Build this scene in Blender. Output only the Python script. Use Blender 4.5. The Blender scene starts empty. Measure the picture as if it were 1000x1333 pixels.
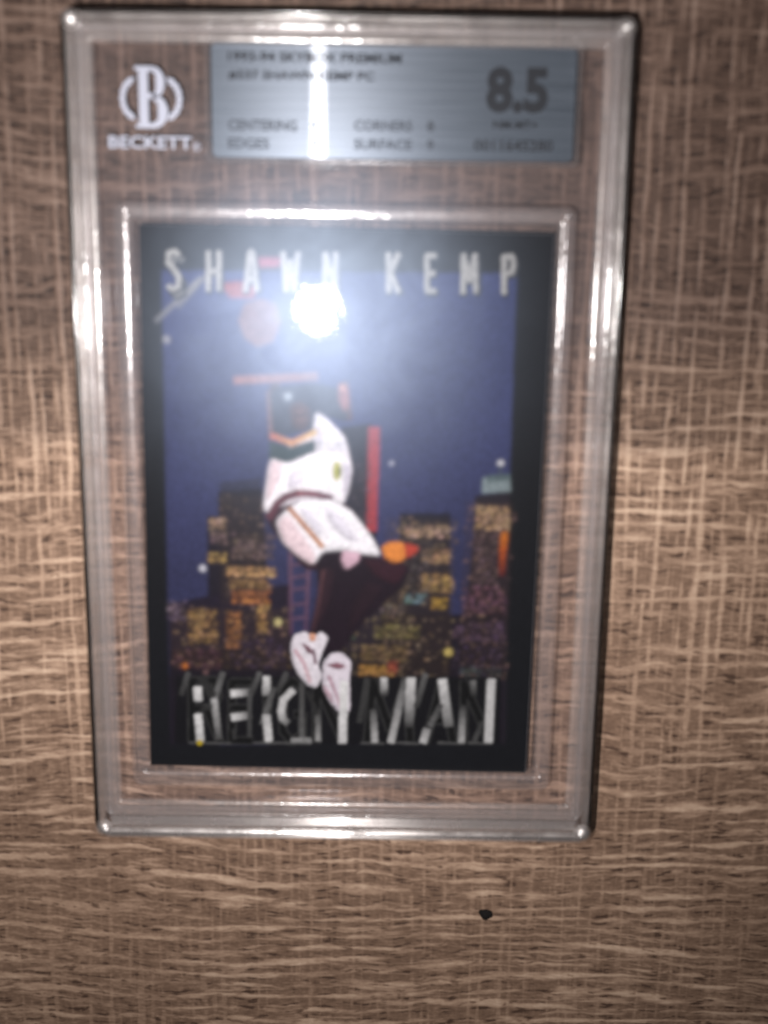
import bpy, bmesh, math, random
import numpy as np
from mathutils import Matrix, Vector

random.seed(7)
rng = np.random.default_rng(11)
scene = bpy.context.scene
COL = scene.collection
MM = 0.001                       # everything below is written in millimetres

# ------------------------------------------------------------------ camera
cam_data = bpy.data.cameras.new('camera')
cam_data.sensor_fit = 'HORIZONTAL'
cam_data.sensor_width = 36.0
cam_data.lens = 54.0
cam_data.clip_start = 0.005
cam_data.clip_end = 50.0
cam = bpy.data.objects.new('camera', cam_data)
COL.objects.link(cam)
ROT = ((0.999901, -0.01346, -0.004015), (0.014011, 0.976009, 0.21728), (0.000994, -0.217315, 0.976101))
cam.matrix_world = Matrix.Translation(Vector((5.93, 40.57, 185.1)) * MM) @ Matrix(ROT).to_4x4()
cam_data.dof.use_dof = True
cam_data.dof.focus_distance = 0.228
cam_data.dof.aperture_fstop = 12.5
scene.camera = cam

# ------------------------------------------------------------------ light
world = bpy.data.worlds.new('World')
scene.world = world
world.use_nodes = True
bg = world.node_tree.nodes['Background']
bg.inputs['Color'].default_value = (0.92, 0.95, 1.0, 1)
bg.inputs['Strength'].default_value = 0.06

flash_data = bpy.data.lights.new('phone_flash', 'AREA')
flash_data.shape = 'DISK'
flash_data.size = 0.005
flash_data.energy = 0.222
flash_data.spread = math.radians(104)
flash_data.color = (1.0, 0.97, 0.94)
flash = bpy.data.objects.new('phone_flash', flash_data)
COL.objects.link(flash)
flash.location = Vector((-14.0, 24.2, 185.1)) * MM
flash.rotation_euler = (0, 0, 0)

scene.view_settings.view_transform = 'Standard'
scene.view_settings.look = 'None'
scene.view_settings.exposure = 0.0
scene.view_settings.gamma = 1.0
scene.view_settings.use_curve_mapping = False
scene.render.engine = 'CYCLES'
scene.cycles.max_bounces = 16
scene.cycles.transparent_max_bounces = 40
scene.cycles.transmission_bounces = 12
scene.cycles.glossy_bounces = 6
scene.cycles.sample_clamp_indirect = 6.0
scene.cycles.use_denoising = True

# ------------------------------------------------------------------ helpers
def s2l(c):
    return tuple(((v / 255) / 12.92 if v <= 10.3 else ((v / 255 + 0.055) / 1.055) ** 2.4) for v in c)

class NT:
    """tiny node-graph helper"""
    def __init__(self, name):
        self.m = bpy.data.materials.new(name)
        self.m.use_nodes = True
        self.t = self.m.node_tree
        self.t.nodes.clear()
        self.out = self.t.nodes.new('ShaderNodeOutputMaterial')
    def n(self, kind, props=None, **inputs):
        nd = self.t.nodes.new(kind)
        for k, v in (props or {}).items():
            setattr(nd, k, v)
        for k, v in inputs.items():
            key = int(k[1:]) if k[0] == '_' and k[1:].isdigit() else k.replace('_', ' ')
            sk = nd.inputs[key]
            if hasattr(v, 'is_linked'):
                self.t.links.new(v, sk)
            else:
                sk.default_value = v
        return nd.outputs[0]
    def math(self, op, a, b=0.0, c=0.0, clamp=False):
        return self.n('ShaderNodeMath', {'operation': op, 'use_clamp': clamp}, _0=a, _1=b, _2=c)
    def ramp(self, v, lo, hi, a=0.0, b=1.0, mode='SMOOTHSTEP'):
        return self.n('ShaderNodeMapRange', {'interpolation_type': mode}, Value=v, From_Min=lo, From_Max=hi, To_Min=a, To_Max=b)
    def noise(self, vec, scale=1.0, detail=2.0, rough=0.5, dist=0.0):
        return self.n('ShaderNodeTexNoise', None, Vector=vec, Scale=scale, Detail=detail, Roughness=rough, Distortion=dist)
    def mixc(self, f, a, b, mode='MIX'):
        nd = self.t.nodes.new('ShaderNodeMix'); nd.data_type = 'RGBA'; nd.blend_type = mode
        for sk, v in ((nd.inputs[0], f), (nd.inputs[6], a), (nd.inputs[7], b)):
            if hasattr(v, 'is_linked'): self.t.links.new(v, sk)
            else: sk.default_value = (v if not isinstance(v, tuple) else tuple(v) + (1,) * (4 - len(v)))
        return nd.outputs[2]
    def comb(self, x, y, z=0.0):
        return self.n('ShaderNodeCombineXYZ', None, X=x, Y=y, Z=z)
    def done(self, shader):
        self.t.links.new(shader, self.out.inputs['Surface'])
        return self.m

def new_obj(name, verts, faces, mat, parent=None, smooth=False, loc=None, rotz=0.0):
    me = bpy.data.meshes.new(name)
    me.from_pydata([tuple(c * MM for c in v) for v in verts], [], faces)
    me.update()
    if smooth:
        for p in me.polygons: p.use_smooth = True
    if mat: me.materials.append(mat)
    o = bpy.data.objects.new(name, me)
    COL.objects.link(o)
    if parent: o.parent = parent
    if loc: o.location = Vector(loc) * MM
    o.rotation_euler[2] = rotz
    return o

def empty(name, loc, label, cat):
    o = bpy.data.objects.new(name, None)
    COL.objects.link(o)
    o.empty_display_size = 0.01
    o.location = Vector(loc) * MM
    o['label'] = label
    o['category'] = cat
    return o

def rr_loop(hw, hh, r, seg=8):
    """rounded rectangle outline, counter-clockwise"""
    r = max(min(r, hw - .01, hh - .01), 0.02)
    pts = []
    for cx, cy, a0 in ((hw - r, hh - r, 0), (-hw + r, hh - r, 90), (-hw + r, -hh + r, 180), (hw - r, -hh + r, 270)):
        for k in range(seg + 1):
            a = math.radians(a0 + 90 * k / seg)
            pts.append((cx + r * math.cos(a), cy + r * math.sin(a)))
    return pts

def smooth_profile(pts, it=2):
    """Chaikin corner cutting on a closed profile"""
    for _ in range(it):
        q = []
        for i, a in enumerate(pts):
            b = pts[(i + 1) % len(pts)]
            q.append((a[0] * .8 + b[0] * .2, a[1] * .8 + b[1] * .2))
            q.append((a[0] * .2 + b[0] * .8, a[1] * .2 + b[1] * .8))
        pts = q
    return pts

def ring(name, hw, hh, r, profile, mat, parent, center=(0, 0), seg=8, wob=0.0):
    """solid frame: closed profile of (inset, z) swept round a rounded rectangle"""
    verts, faces = [], []
    n = None
    for d, z in profile:
        lp = rr_loop(hw - d, hh - d, max(r - d, 0.25), seg)
        n = len(lp)
        verts += [(center[0] + x, center[1] + y, z) for x, y in lp]
    m = len(profile)
    for i in range(m):
        j = (i + 1) % m
        for k in range(n):
            l = (k + 1) % n
            faces.append((i * n + k, i * n + l, j * n + l, j * n + k))
    o = new_obj(name, verts, faces, mat, parent, smooth=True)
    bm = bmesh.new(); bm.from_mesh(o.data)
    bmesh.ops.recalc_face_normals(bm, faces=bm.faces)
    bm.to_mesh(o.data); bm.free()
    return o

def plate(name, hw, hh, r, z0, z1, bev, mat, parent, center=(0, 0), seg=6):
    """rounded rectangular plate with bevelled edges"""
    levels = [(bev, z0), (0, z0 + bev), (0, z1 - bev), (bev, z1)]
    verts, faces = [], []
    for d, z in levels:
        lp = rr_loop(hw - d, hh - d, max(r - d, .05), seg); n = len(lp)
        verts += [(center[0] + x, center[1] + y, z) for x, y in lp]
    for i in range(3):
        for k in range(n):
            l = (k + 1) % n
            faces.append((i * n + k, i * n + l, (i + 1) * n + l, (i + 1) * n + k))
    faces.append(tuple(range(n))[::-1]); faces.append(tuple(3 * n + k for k in range(n)))
    return new_obj(name, verts, faces, mat, parent)

# ------------------------------------------------------------------ materials
def mat_clear(name, haze=0.03, hrough=0.33, tint=0.97, milk=0.0, gloss_rough=0.02, refr=0.0, scuff=0.0, ior=1.49, wavy=0.0, core='GGX', hcol=(1, .93, .91, 1), narrow=.22):
    g = NT(name)
    tr = g.n('ShaderNodeBsdfTransparent', None, Color=(tint, tint * .995, tint * 1.0, 1))
    body = tr
    if refr:
        rf = g.n('ShaderNodeBsdfRefraction', None, Color=(.95, .95, .96, 1), Roughness=0.03, IOR=ior)
        body = g.n('ShaderNodeMixShader', None, _0=refr, _1=body, _2=rf)
    if milk:
        df = g.n('ShaderNodeBsdfDiffuse', None, Color=(.84, .76, .74, 1))
        body = g.n('ShaderNodeMixShader', None, _0=milk, _1=body, _2=df)
    geo = g.n('ShaderNodeNewGeometry')
    lw = g.n('ShaderNodeLayerWeight', None, Blend=0.5)
    facing = g.t.nodes[-1].outputs['Facing']
    fr = g.math('MULTIPLY_ADD', g.math('POWER', facing, 4.0), 0.9, 0.036, clamp=True)
    gl = g.n('ShaderNodeBsdfGlossy', None, Color=(1, 1, 1, 1), Roughness=gloss_rough)
    gl.node.distribution = core
    if wavy:
        g.n('ShaderNodeTexCoord'); ob = g.t.nodes[-1].outputs['Object']
        v = g.n('ShaderNodeVectorMath', {'operation': 'SCALE'}, _0=ob, Scale=1000.0)
        bp = g.n('ShaderNodeBump', None, Height=g.noise(v, .22, 3, .55), Strength=wavy, Distance=.001)
        g.t.links.new(bp, gl.node.inputs['Normal'])
    sh = g.n('ShaderNodeMixShader', None, _0=fr, _1=body, _2=gl)
    if haze:
        hz = g.n('ShaderNodeBsdfGlossy', None, Color=hcol, Roughness=hrough)
        hz = g.n('ShaderNodeMixShader', None, _0=narrow, _1=g.n('ShaderNodeBsdfGlossy', {'distribution': core}, Color=hcol, Roughness=hrough * (1.28 if core == 'BECKMANN' else 1.36)), _2=hz)
        f = haze
        if scuff:
            tc = g.n('ShaderNodeTexCoord'); ob = g.t.nodes[-1].outputs['Object']
            v = g.n('ShaderNodeVectorMath', {'operation': 'SCALE'}, _0=ob, Scale=1000.0)
            a = g.noise(v, .11, 5, .65, .8)
            f = g.math('MULTIPLY', g.ramp(a, .3, .72, 1 - scuff, 1 + scuff), haze)
        sh = g.n('ShaderNodeMixShader', None, _0=f, _1=sh, _2=hz)
    return g.done(sh)

M_PANE = mat_clear('clear_window_plastic', haze=0.0085, hrough=0.25, tint=.99, scuff=.12, core='BECKMANN', gloss_rough=.076, hcol=(.62, .76, 1, 1), narrow=.13, milk=.001, wavy=.032)  # haze lobe shaped and tinted blue to stand in for the flash bloom
M_BACK = mat_clear('clear_back_plastic', haze=0.0, tint=.99, milk=.015)
M_RIM = mat_clear('clear_rim_plastic', haze=0.085, hrough=0.26, tint=.97, refr=.22, gloss_rough=.12, milk=.05, scuff=.75, wavy=.16)
M_FROST = mat_clear('frosted_edge_plastic', haze=0.30, hrough=0.36, tint=.97, milk=.10, gloss_rough=.16, scuff=.6, wavy=.2)
M_WALL = mat_clear('darkened_wall_plastic', haze=0.02, hrough=0.25, tint=.35, refr=.90, gloss_rough=.10)  # dark tint stands in for edge shade and internal reflection in clear plastic
M_RAIL = mat_clear('frosted_weld_plastic', haze=0.03, hrough=0.28, tint=.99, milk=.055, gloss_rough=.13, scuff=.75, wavy=.16)
M_WELL = mat_clear('inner_well_plastic', haze=0.012, hrough=0.28, tint=.95, milk=.045, gloss_rough=.15, scuff=.75, wavy=.16)

def mat_wood():
    g = NT('sawn_oak_laminate')
    g.n('ShaderNodeTexCoord'); ob = g.t.nodes[-1].outputs['Object']
    v = g.n('ShaderNodeVectorMath', {'operation': 'SCALE'}, _0=ob, Scale=1000.0)
    sep = g.n('ShaderNodeSeparateXYZ', None, Vector=v); sn = g.t.nodes[-1]
    X, Y = sn.outputs[0], sn.outputs[1]
    # the grain drifts up and down across the board
    wav = g.noise(g.comb(g.math('MULTIPLY', X, .014), g.math('MULTIPLY', Y, .020), 3.1), 1, 2, .5)
    Yw = g.math('ADD', Y, g.math('MULTIPLY', g.math('SUBTRACT', wav, .5), 14.0))
    wob = g.noise(g.comb(g.math('MULTIPLY', X, .16), g.math('MULTIPLY', Y, .25), 8.0), 1, 2, .5)
    Yw = g.math('ADD', Yw, g.math('MULTIPLY', g.math('SUBTRACT', wob, .5), 1.5))
    xw = g.noise(g.comb(g.math('MULTIPLY', X, .05), g.math('MULTIPLY', Y, .03), 5.0), 1, 2, .5)
    Xw = g.math('ADD', X, g.math('MULTIPLY', g.math('SUBTRACT', xw, .5), 1.6))
    # long pale fibres across
    h1 = g.noise(g.comb(g.math('MULTIPLY', Xw, .03), g.math('MULTIPLY', Yw, .36), 0.0), 1, 2, .55)
    h2 = g.noise(g.comb(g.math('MULTIPLY', Xw, .07), g.math('MULTIPLY', Yw, .72), 11.0), 1, 2, .6)
    h3 = g.noise(g.comb(g.math('MULTIPLY', Xw, .45), g.math('MULTIPLY', Yw, 2.2), 17.0), 1, 3, .6)
    # saw marks down the board
    v1 = g.noise(g.comb(g.math('MULTIPLY', Xw, .45), g.math('MULTIPLY', Yw, .014), 21.0), 1, 2, .55)
    v2 = g.noise(g.comb(g.math('MULTIPLY', Xw, .85), g.math('MULTIPLY', Yw, .05), 27.0), 1, 2, .6)
    fine = g.noise(g.comb(g.math('MULTIPLY', X, 1.3), g.math('MULTIPLY', Y, 2.2), 2.0), 1, 3, .65)
    pv = g.noise(g.comb(g.math('MULTIPLY', X, .11), g.math('MULTIPLY', Y, .012), 61.0), 1, 2, .5)
    ph = g.noise(g.comb(g.math('MULTIPLY', X, .018), g.math('MULTIPLY', Y, .10), 67.0), 1, 2, .5)
    sv = g.math('SINE', g.math('ADD', g.math('MULTIPLY', Xw, 3.5), g.math('MULTIPLY', pv, 16.0)))
    sh = g.math('SINE', g.math('ADD', g.math('MULTIPLY', Yw, 2.5), g.math('MULTIPLY', ph, 20.0)))
    bv = g.noise(g.comb(g.math('MULTIPLY', X, .55), g.math('MULTIPLY', Y, .16), 71.0), 1, 2, .55)
    bh = g.noise(g.comb(g.math('MULTIPLY', X, .14), g.math('MULTIPLY', Y, .60), 73.0), 1, 2, .55)
    sv = g.math('ADD', g.math('MULTIPLY', sv, .42), g.math('ADD', g.math('MULTIPLY', g.math('SUBTRACT', v1, .5), 2.6), g.math('MULTIPLY', g.math('SUBTRACT', bv, .5), 2.0)))
    sh = g.math('ADD', g.math('MULTIPLY', sh, .42), g.math('ADD', g.math('MULTIPLY', g.math('SUBTRACT', h1, .5), 2.6), g.math('MULTIPLY', g.math('SUBTRACT', bh, .5), 2.0)))
    H = g.math('MAXIMUM', g.ramp(sh, -.15, .85), g.math('MULTIPLY', g.ramp(h2, .52, .66), .6))
    V = g.math('MAXIMUM', g.ramp(sv, .0, .75), g.math('MULTIPLY', g.ramp(v2, .52, .66), .5))
    # where saw marks show, where fibres show
    vm = g.ramp(g.noise(g.comb(g.math('MULTIPLY', X, .02), g.math('MULTIPLY', Y, .022), 31.0), 1, 2, .5), .30, .58, .45, 1.0)
    vm = g.math('MULTIPLY', vm, g.ramp(Y, -80, 35, .38, 1.22))
    hm = g.ramp(g.noise(g.comb(g.math('MULTIPLY', X, .03), g.math('MULTIPLY', Y, .03), 37.0), 1, 2, .5), .30, .60, .5, 1.0)
    Hh, Vv = g.math('MULTIPLY', H, hm), g.math('MULTIPLY', V, g.math('MULTIPLY', vm, .85))
    val = g.math('ADD', g.math('MULTIPLY', g.math('MAXIMUM', Hh, Vv), .42), g.math('MULTIPLY', g.math('MULTIPLY', Hh, Vv), .16))
    low = g.math('ADD', g.math('MULTIPLY', h3, .50), g.math('MULTIPLY', fine, .28))
    val = g.math('ADD', val, g.math('MULTIPLY', g.math('SUBTRACT', low, .39), 1.1))
    # darker slits between them
    slit = g.ramp(g.noise(g.comb(g.math('MULTIPLY', Xw, .22), g.math('MULTIPLY', Yw, 1.25), 41.0), 1, 2, .6), .55, .68)
    cell = g.math('MULTIPLY', slit, g.math('SUBTRACT', 1.0, g.math('MULTIPLY', V, .85)))
    val = g.math('SUBTRACT', val, g.math('MULTIPLY', cell, .36))
    val = g.math('ADD', g.math('MULTIPLY', val, 1.10), .235)
    cr = g.t.nodes.new('ShaderNodeValToRGB'); g.t.links.new(val, cr.inputs[0])
    e = cr.color_ramp.elements
    e[0].position, e[0].color = 0.0, (.075, .046, .034, 1)
    e[1].position, e[1].color = 1.0, (.74, .60, .48, 1)
    for pos, c in ((.28, (.21, .142, .104, 1)), (.55, (.40, .292, .222, 1)), (.8, (.58, .455, .360, 1))):
        el = e.new(pos); el.color = c
    colr = cr.outputs[0]
    # two tones of the board: warm tan below, greyer brown above
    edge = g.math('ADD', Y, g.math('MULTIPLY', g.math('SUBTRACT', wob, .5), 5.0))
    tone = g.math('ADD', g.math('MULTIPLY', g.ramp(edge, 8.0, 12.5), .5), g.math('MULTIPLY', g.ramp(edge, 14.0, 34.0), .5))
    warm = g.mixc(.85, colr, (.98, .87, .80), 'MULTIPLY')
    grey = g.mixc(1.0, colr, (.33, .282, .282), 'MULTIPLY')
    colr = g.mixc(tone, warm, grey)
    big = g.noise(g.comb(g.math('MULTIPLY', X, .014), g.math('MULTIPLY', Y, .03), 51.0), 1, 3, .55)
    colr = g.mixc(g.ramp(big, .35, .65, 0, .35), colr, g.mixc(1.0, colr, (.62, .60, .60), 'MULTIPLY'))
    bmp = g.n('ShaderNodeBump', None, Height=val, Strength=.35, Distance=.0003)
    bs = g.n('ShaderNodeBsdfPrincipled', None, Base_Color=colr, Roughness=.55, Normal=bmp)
    g.t.nodes[-1].inputs['Specular IOR Level'].default_value = .25
    return g.done(bs)
M_WOOD = mat_wood()

def mat_plain(name, c, rough=.5, spec=.3):
    g = NT(name)
    g.n('ShaderNodeBsdfPrincipled', None, Base_Color=tuple(c) + (1,), Roughness=rough)
    b = g.t.nodes[-1]; b.inputs['Specular IOR Level'].default_value = spec
    return g.done(b.outputs[0])
M_INK = mat_plain('black_label_ink', (.025, .027, .032), .6, .1)
M_INK2 = mat_plain('grey_label_ink', (.05, .055, .065), .6, .1)
M_LOGO = mat_plain('pale_silver_ink', (.46, .48, .57), .45, .3)
M_STOCK = mat_plain('white_card_stock', (.10, .10, .11), .7, .2)
M_CRUMB = mat_plain('dark_crumb', (.012, .010, .010), .8, .1)

def mat_foil():
    g = NT('brushed_silver_foil')
    g.n('ShaderNodeTexCoord'); ob = g.t.nodes[-1].outputs['Object']
    v = g.n('ShaderNodeVectorMath', {'operation': 'SCALE'}, _0=ob, Scale=1000.0)
    g.n('ShaderNodeSeparateXYZ', None, Vector=v); sn = g.t.nodes[-1]
    st = g.noise(g.comb(g.math('MULTIPLY', sn.outputs[0], .05), g.math('MULTIPLY', sn.outputs[1], 2.2), 0.0), 1, 3, .65)
    c = g.mixc(g.ramp(st, .3, .7), (.045, .056, .070), (.082, .097, .118))
    df = g.n('ShaderNodeBsdfDiffuse', None, Color=c)
    # broad sheen and the brushed streak
    g1 = g.n('ShaderNodeBsdfGlossy', None, Color=(.74, .83, .97, 1), Roughness=.36, Anisotropy=.45, Tangent=g.comb(1.0, 0.0, 0.0))
    g2 = g.n('ShaderNodeBsdfGlossy', None, Color=(.9, .94, 1, 1), Roughness=.115, Anisotropy=.93, Tangent=g.comb(1.0, 0.0, 0.0))
    a = g.n('ShaderNodeMixShader', None, _0=.065, _1=df, _2=g1)
    a = g.n('ShaderNodeMixShader', None, _0=.013, _1=a, _2=g2)
    return g.done(a)
M_FOIL = mat_foil()

def mat_print():
    g = NT('printed_card_face')
    at = g.t.nodes.new('ShaderNodeAttribute'); at.attribute_name = 'ink'
    b = g.t.nodes.new('ShaderNodeBsdfPrincipled')
    g.t.links.new(at.outputs['Color'], b.inputs['Base Color'])
    b.inputs['Roughness'].default_value = .42
    b.inputs['Specular IOR Level'].default_value = .06
    return g.done(b.outputs[0])
M_PRINT = mat_print()

# ------------------------------------------------------------------ table surface
def build_table():
    hw, hh, t = 450, 450, 18
    o = plate('wood_surface', hw, hh, 3, -t, 0, 1.2, M_WOOD, None)
    o['kind'] = 'structure'
    o['label'] = 'brown wood-grain board with crosswise saw marks'
build_table()

# ------------------------------------------------------------------ slab
CX, CY, HW, HH = 0.6, 9.75, 41.9, 65.3
slab = empty('graded_card_case', (CX, CY, 0.0), 'clear plastic grading case with silver label 8.5 lying on the wood', 'card case')

plate('back_plate', HW - 1.0, HH - 1.0, 2.2, 0.05, 1.5, .3, M_BACK, slab)
plate('front_window', HW - 2.15, HH - 2.15, 1.6, 6.1, 7.05, .15, M_PANE, slab)
# outer lip: the side wall with its rounded crest
ring('outer_rim', HW, HH, 2.6, smooth_profile([(.8, 6.2), (.8, 7.6), (.95, 8.0), (1.1, 8.05), (1.9, 7.62), (1.95, 7.1), (1.95, 6.2)], 2), M_RIM, slab, seg=10)
ring('side_wall', HW, HH, 2.6, smooth_profile([(.15, .1), (0.0, 1.0), (0.0, 7.0), (.2, 7.45), (.78, 7.55), (.78, 6.1), (.78, .1)], 1), M_WALL, slab, seg=10)
# frosted weld line inside the lip
ring('weld_rail', HW - 1.95, HH - 3.0, 1.4, smooth_profile([(0, 7.12), (0, 7.62), (.45, 7.95), (2.4, 7.95), (2.85, 7.6), (2.85, 7.12)], 2), M_RAIL, slab, center=(0, 1.0), seg=8)
def bar(name, x0, x1, y0, prof, mat):
    n = len(prof)
    verts = [(x, y0 + d, z) for x in (x0, x1) for d, z in prof]
    faces = [(i, (i + 1) % n, n + (i + 1) % n, n + i) for i in range(n)] + [tuple(range(n))[::-1], tuple(range(n, 2 * n))]
    o = new_obj(name, verts, faces, mat, slab)
    for p in o.data.polygons[:n]: p.use_smooth = True
    bm = bmesh.new(); bm.from_mesh(o.data); bmesh.ops.recalc_face_normals(bm, faces=bm.faces); bm.to_mesh(o.data); bm.free()
bar('lower_lip', -38.9, 38.9, -HH + 2.1, smooth_profile([(0, 7.08), (0, 7.55), (.25, 7.72), (1.5, 7.12), (1.6, 7.08)], 1), M_FROST)  # bar added with a facet sloped to give a highlight streak
ring('seam_wall', HW, HH, 2.6, smooth_profile([(2.05, 1.6), (2.05, 5.9), (2.5, 6.0), (2.9, 5.9), (2.9, 1.6)], 1), M_RIM, slab, seg=8)
bar('lower_edge_cover', -39.9, 39.9, -HH + .03, smooth_profile([(0, 7.2), (0, 7.7), (.2, 7.95), (.95, 7.62), (1.0, 7.2)], 1), M_FROST)  # bright bar added to hide the darkened side wall along the bottom
# well that holds the card
WC = (-0.25 - CX + .35, 0.4 - CY)
ring('card_well', 35.1, 47.7, 1.6, smooth_profile([(0, 1.6), (0, 5.3), (.5, 5.75), (2.3, 5.75), (2.9, 5.2), (2.9, 1.6)], 2), M_WELL, slab, center=WC, seg=6)

# label
LX, LY = 7.19 - CX, 62.78 - CY
lab = plate('label_insert', 27.15, 8.1, .8, 3.55, 3.95, .08, M_FOIL, slab, center=(LX, LY))
ring('label_pocket', 28.0, 8.95, 1.0, smooth_profile([(0, 1.6), (0, 5.2), (.35, 5.5), (.7, 5.2), (.7, 1.6)], 1), M_WELL, slab, center=(LX, LY), seg=5)

def text_mesh(body, bold):
    cu = bpy.data.curves.new('t', 'FONT')
    cu.body = body
    cu.resolution_u = 3
    cu.offset = bold
    cu.fill_mode = 'BOTH'
    cu.extrude = 0.0
    ob = bpy.data.objects.new('t', cu)
    COL.objects.link(ob)
    dg = bpy.context.evaluated_depsgraph_get()
    me = bpy.data.meshes.new_from_object(ob.evaluated_get(dg))
    bpy.data.objects.remove(ob)
    bpy.data.curves.remove(cu)
    return me

def lettering(body, x0, x1, y0, y1, mat, parent, z, bold=0.0, name='lettering', origin=(0, 0)):
    """flat print fitted to a box, in the slab's own millimetres"""
    me = text_mesh(body, bold)
    co = np.empty(len(me.vertices) * 3, np.float32)
    me.vertices.foreach_get('co', co)
    co = co.reshape(-1, 3)
    lo, hi = co.min(0), co.max(0)
    co[:, 0] = (co[:, 0] - lo[0]) / (hi[0] - lo[0]) * (x1 - x0) + x0 - origin[0]
    co[:, 1] = (co[:, 1] - lo[1]) / (hi[1] - lo[1]) * (y1 - y0) + y0 - origin[1]
    co[:, 2] = z
    me.vertices.foreach_set('co', (co * MM).ravel())
    me.materials.clear(); me.materials.append(mat)
    me.name = name
    o = bpy.data.objects.new(name, me)
    COL.objects.link(o)
    o.parent = parent
    return o

TXT = [
    ('1993-94 SKYBOX PREMIUM', -17.4, 8.3, 68.35, 69.75, M_INK, .028),
    ('#337 SHAWN KEMP PC', -17.4, 4.3, 65.75, 67.15, M_INK, .028),
    ('CENTERING', -17.5, -7.2, 58.6, 60.15, M_INK2, .024), ('9.5', -5.1, -2.9, 58.6, 60.15, M_INK2, .024),
    ('EDGES', -17.55, -11.4, 56.0, 57.5, M_INK2, .024), ('9', -5.1, -4.0, 56.0, 57.5, M_INK2, .024),
    ('CORNERS', 1.4, 10.1, 58.8, 60.3, M_INK2, .024), ('8', 12.3, 13.4, 58.8, 60.3, M_INK2, .024),
    ('SURFACE', 1.4, 10.1, 56.1, 57.6, M_INK2, .024), ('9', 12.3, 13.4, 56.1, 57.6, M_INK2, .024),
    ('8.5', 21.0, 30.3, 61.6, 68.2, M_INK, .045),
    ('NM-MT+', 22.2, 28.9, 59.35, 60.55, M_INK, .03),
    ('0011645280', 19.4, 31.3, 56.2, 57.8, M_INK, .022),
]
for body, x0, x1, y0, y1, m, bold in TXT:
    lettering(body, x0, x1, y0, y1, m, lab, 3.99, bold, origin=(CX, CY))

# clear area with the printed emblem, left of the label
def poly_obj(name, polys, z, mat, parent):
    verts, faces = [], []
    for pl in polys:
        b = len(verts)
        verts += [(x - CX, y - CY, z) for x, y in pl]
        faces.append(tuple(range(b, b + len(pl))))
    return new_obj(name, verts, faces, mat, parent)

EZ = 4.02
def quad_strip(pts):
    """list of (left,right) pairs to quads"""
    return [[a[0], b[0], b[1], a[1]] for a, b in zip(pts, pts[1:])]
def rectp(x0, y0, x1, y1): return [(x0, y0), (x1, y0), (x1, y1), (x0, y1)]
def bowl(cx, cy, rx, ry, w, a0=-90, a1=90, n=14):
    o = []
    for k in range(n + 1):
        a = math.radians(a0 + (a1 - a0) * k / n)
        ca, sa = math.cos(a), math.sin(a)
        o.append(((cx + (rx - w * (.55 + .45 * abs(ca))) * ca, cy + (ry - w * .62) * sa), (cx + rx * ca, cy + ry * sa)))
    return quad_strip(o)
B0 = -31.3
Bp = [rectp(B0 + .55, 58.7, B0 + 1.95, 67.5), rectp(B0, 58.7, B0 + .55, 59.3), rectp(B0, 66.9, B0 + .55, 67.5)]
Bp += [rectp(B0 + 1.95, 66.75, B0 + 2.7, 67.5), rectp(B0 + 1.95, 62.95, B0 + 2.9, 63.7), rectp(B0 + 1.95, 58.7, B0 + 2.7, 59.45)]
Bp += bowl(B0 + 2.6, 65.2, 1.85, 2.3, 1.35) + bowl(B0 + 2.7, 61.1, 2.15, 2.4, 1.5)
poly_obj('emblem_letter', Bp, EZ, M_LOGO, slab)
for sgn in (-1, 1):
    lv = []
    for k in range(7):                                   # laurel leaves along an arc
        a = math.radians(-62 + 124 * k / 6)
        cx, cy = -28.95 + sgn * (2.1 + 2.15 * math.cos(a)), 62.9 + 2.75 * math.sin(a)
        t = math.radians(90 + math.degrees(a) * .8) if sgn > 0 else math.radians(90 - math.degrees(a) * .8)
        ln, wd = 1.0, .52
        ux, uy = math.cos(t), math.sin(t)
        lv.append([(cx - ux * ln, cy - uy * ln), (cx + uy * wd, cy - ux * wd), (cx + ux * ln, cy + uy * ln), (cx - uy * wd, cy + ux * wd)])
    for i, l in enumerate(lv):
        poly_obj('laurel_leaf', [l], EZ + .01 * (i % 2), M_LOGO, slab)
lettering('BECKETT', -35.5, -23.0, 55.75, 57.6, M_LOGO, slab, EZ, .02, origin=(CX, CY))
lettering('®', -22.9, -21.7, 55.5, 56.8, M_LOGO, slab, EZ, .0, origin=(CX, CY))

# small domes added to catch the flash as glints and bright corners
def nub(x, y, z, r, mat=M_RAIL):
    verts, faces = [], []
    n = 10
    for j, (rr, zz) in enumerate(((1, 0), (.9, .35), (.55, .62), (.15, .72))):
        verts += [(x - CX + r * rr * math.cos(2 * math.pi * k / n), y - CY + r * rr * math.sin(2 * math.pi * k / n), z + r * zz) for k in range(n)]
    for j in range(3):
        for k in range(n):
            l = (k + 1) % n
            faces.append((j * n + k, j * n + l, (j + 1) * n + l, (j + 1) * n + k))
    faces.append(tuple(3 * n + k for k in range(n)))
    new_obj('glint_nub', verts, faces, mat, slab, smooth=True)
for x, y, z, r in ((-37.6, 44.6, 7.9, .75), (10.2, 71.9, 7.9, .5), (33.4, 71.6, 7.9, .5), (-4.2, 48.9, 7.06, .5), (39.2, 12.0, 7.9, .6), (-38.3, 12.5, 7.9, .6)):
    nub(x, y, z, r)
for sx in (-1, 1):
    for sy in (-1, 1):
        nub(CX + sx * (HW - 1.75), CY + sy * (HH - 1.75), 7.55, 1.5, M_FROST)

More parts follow.
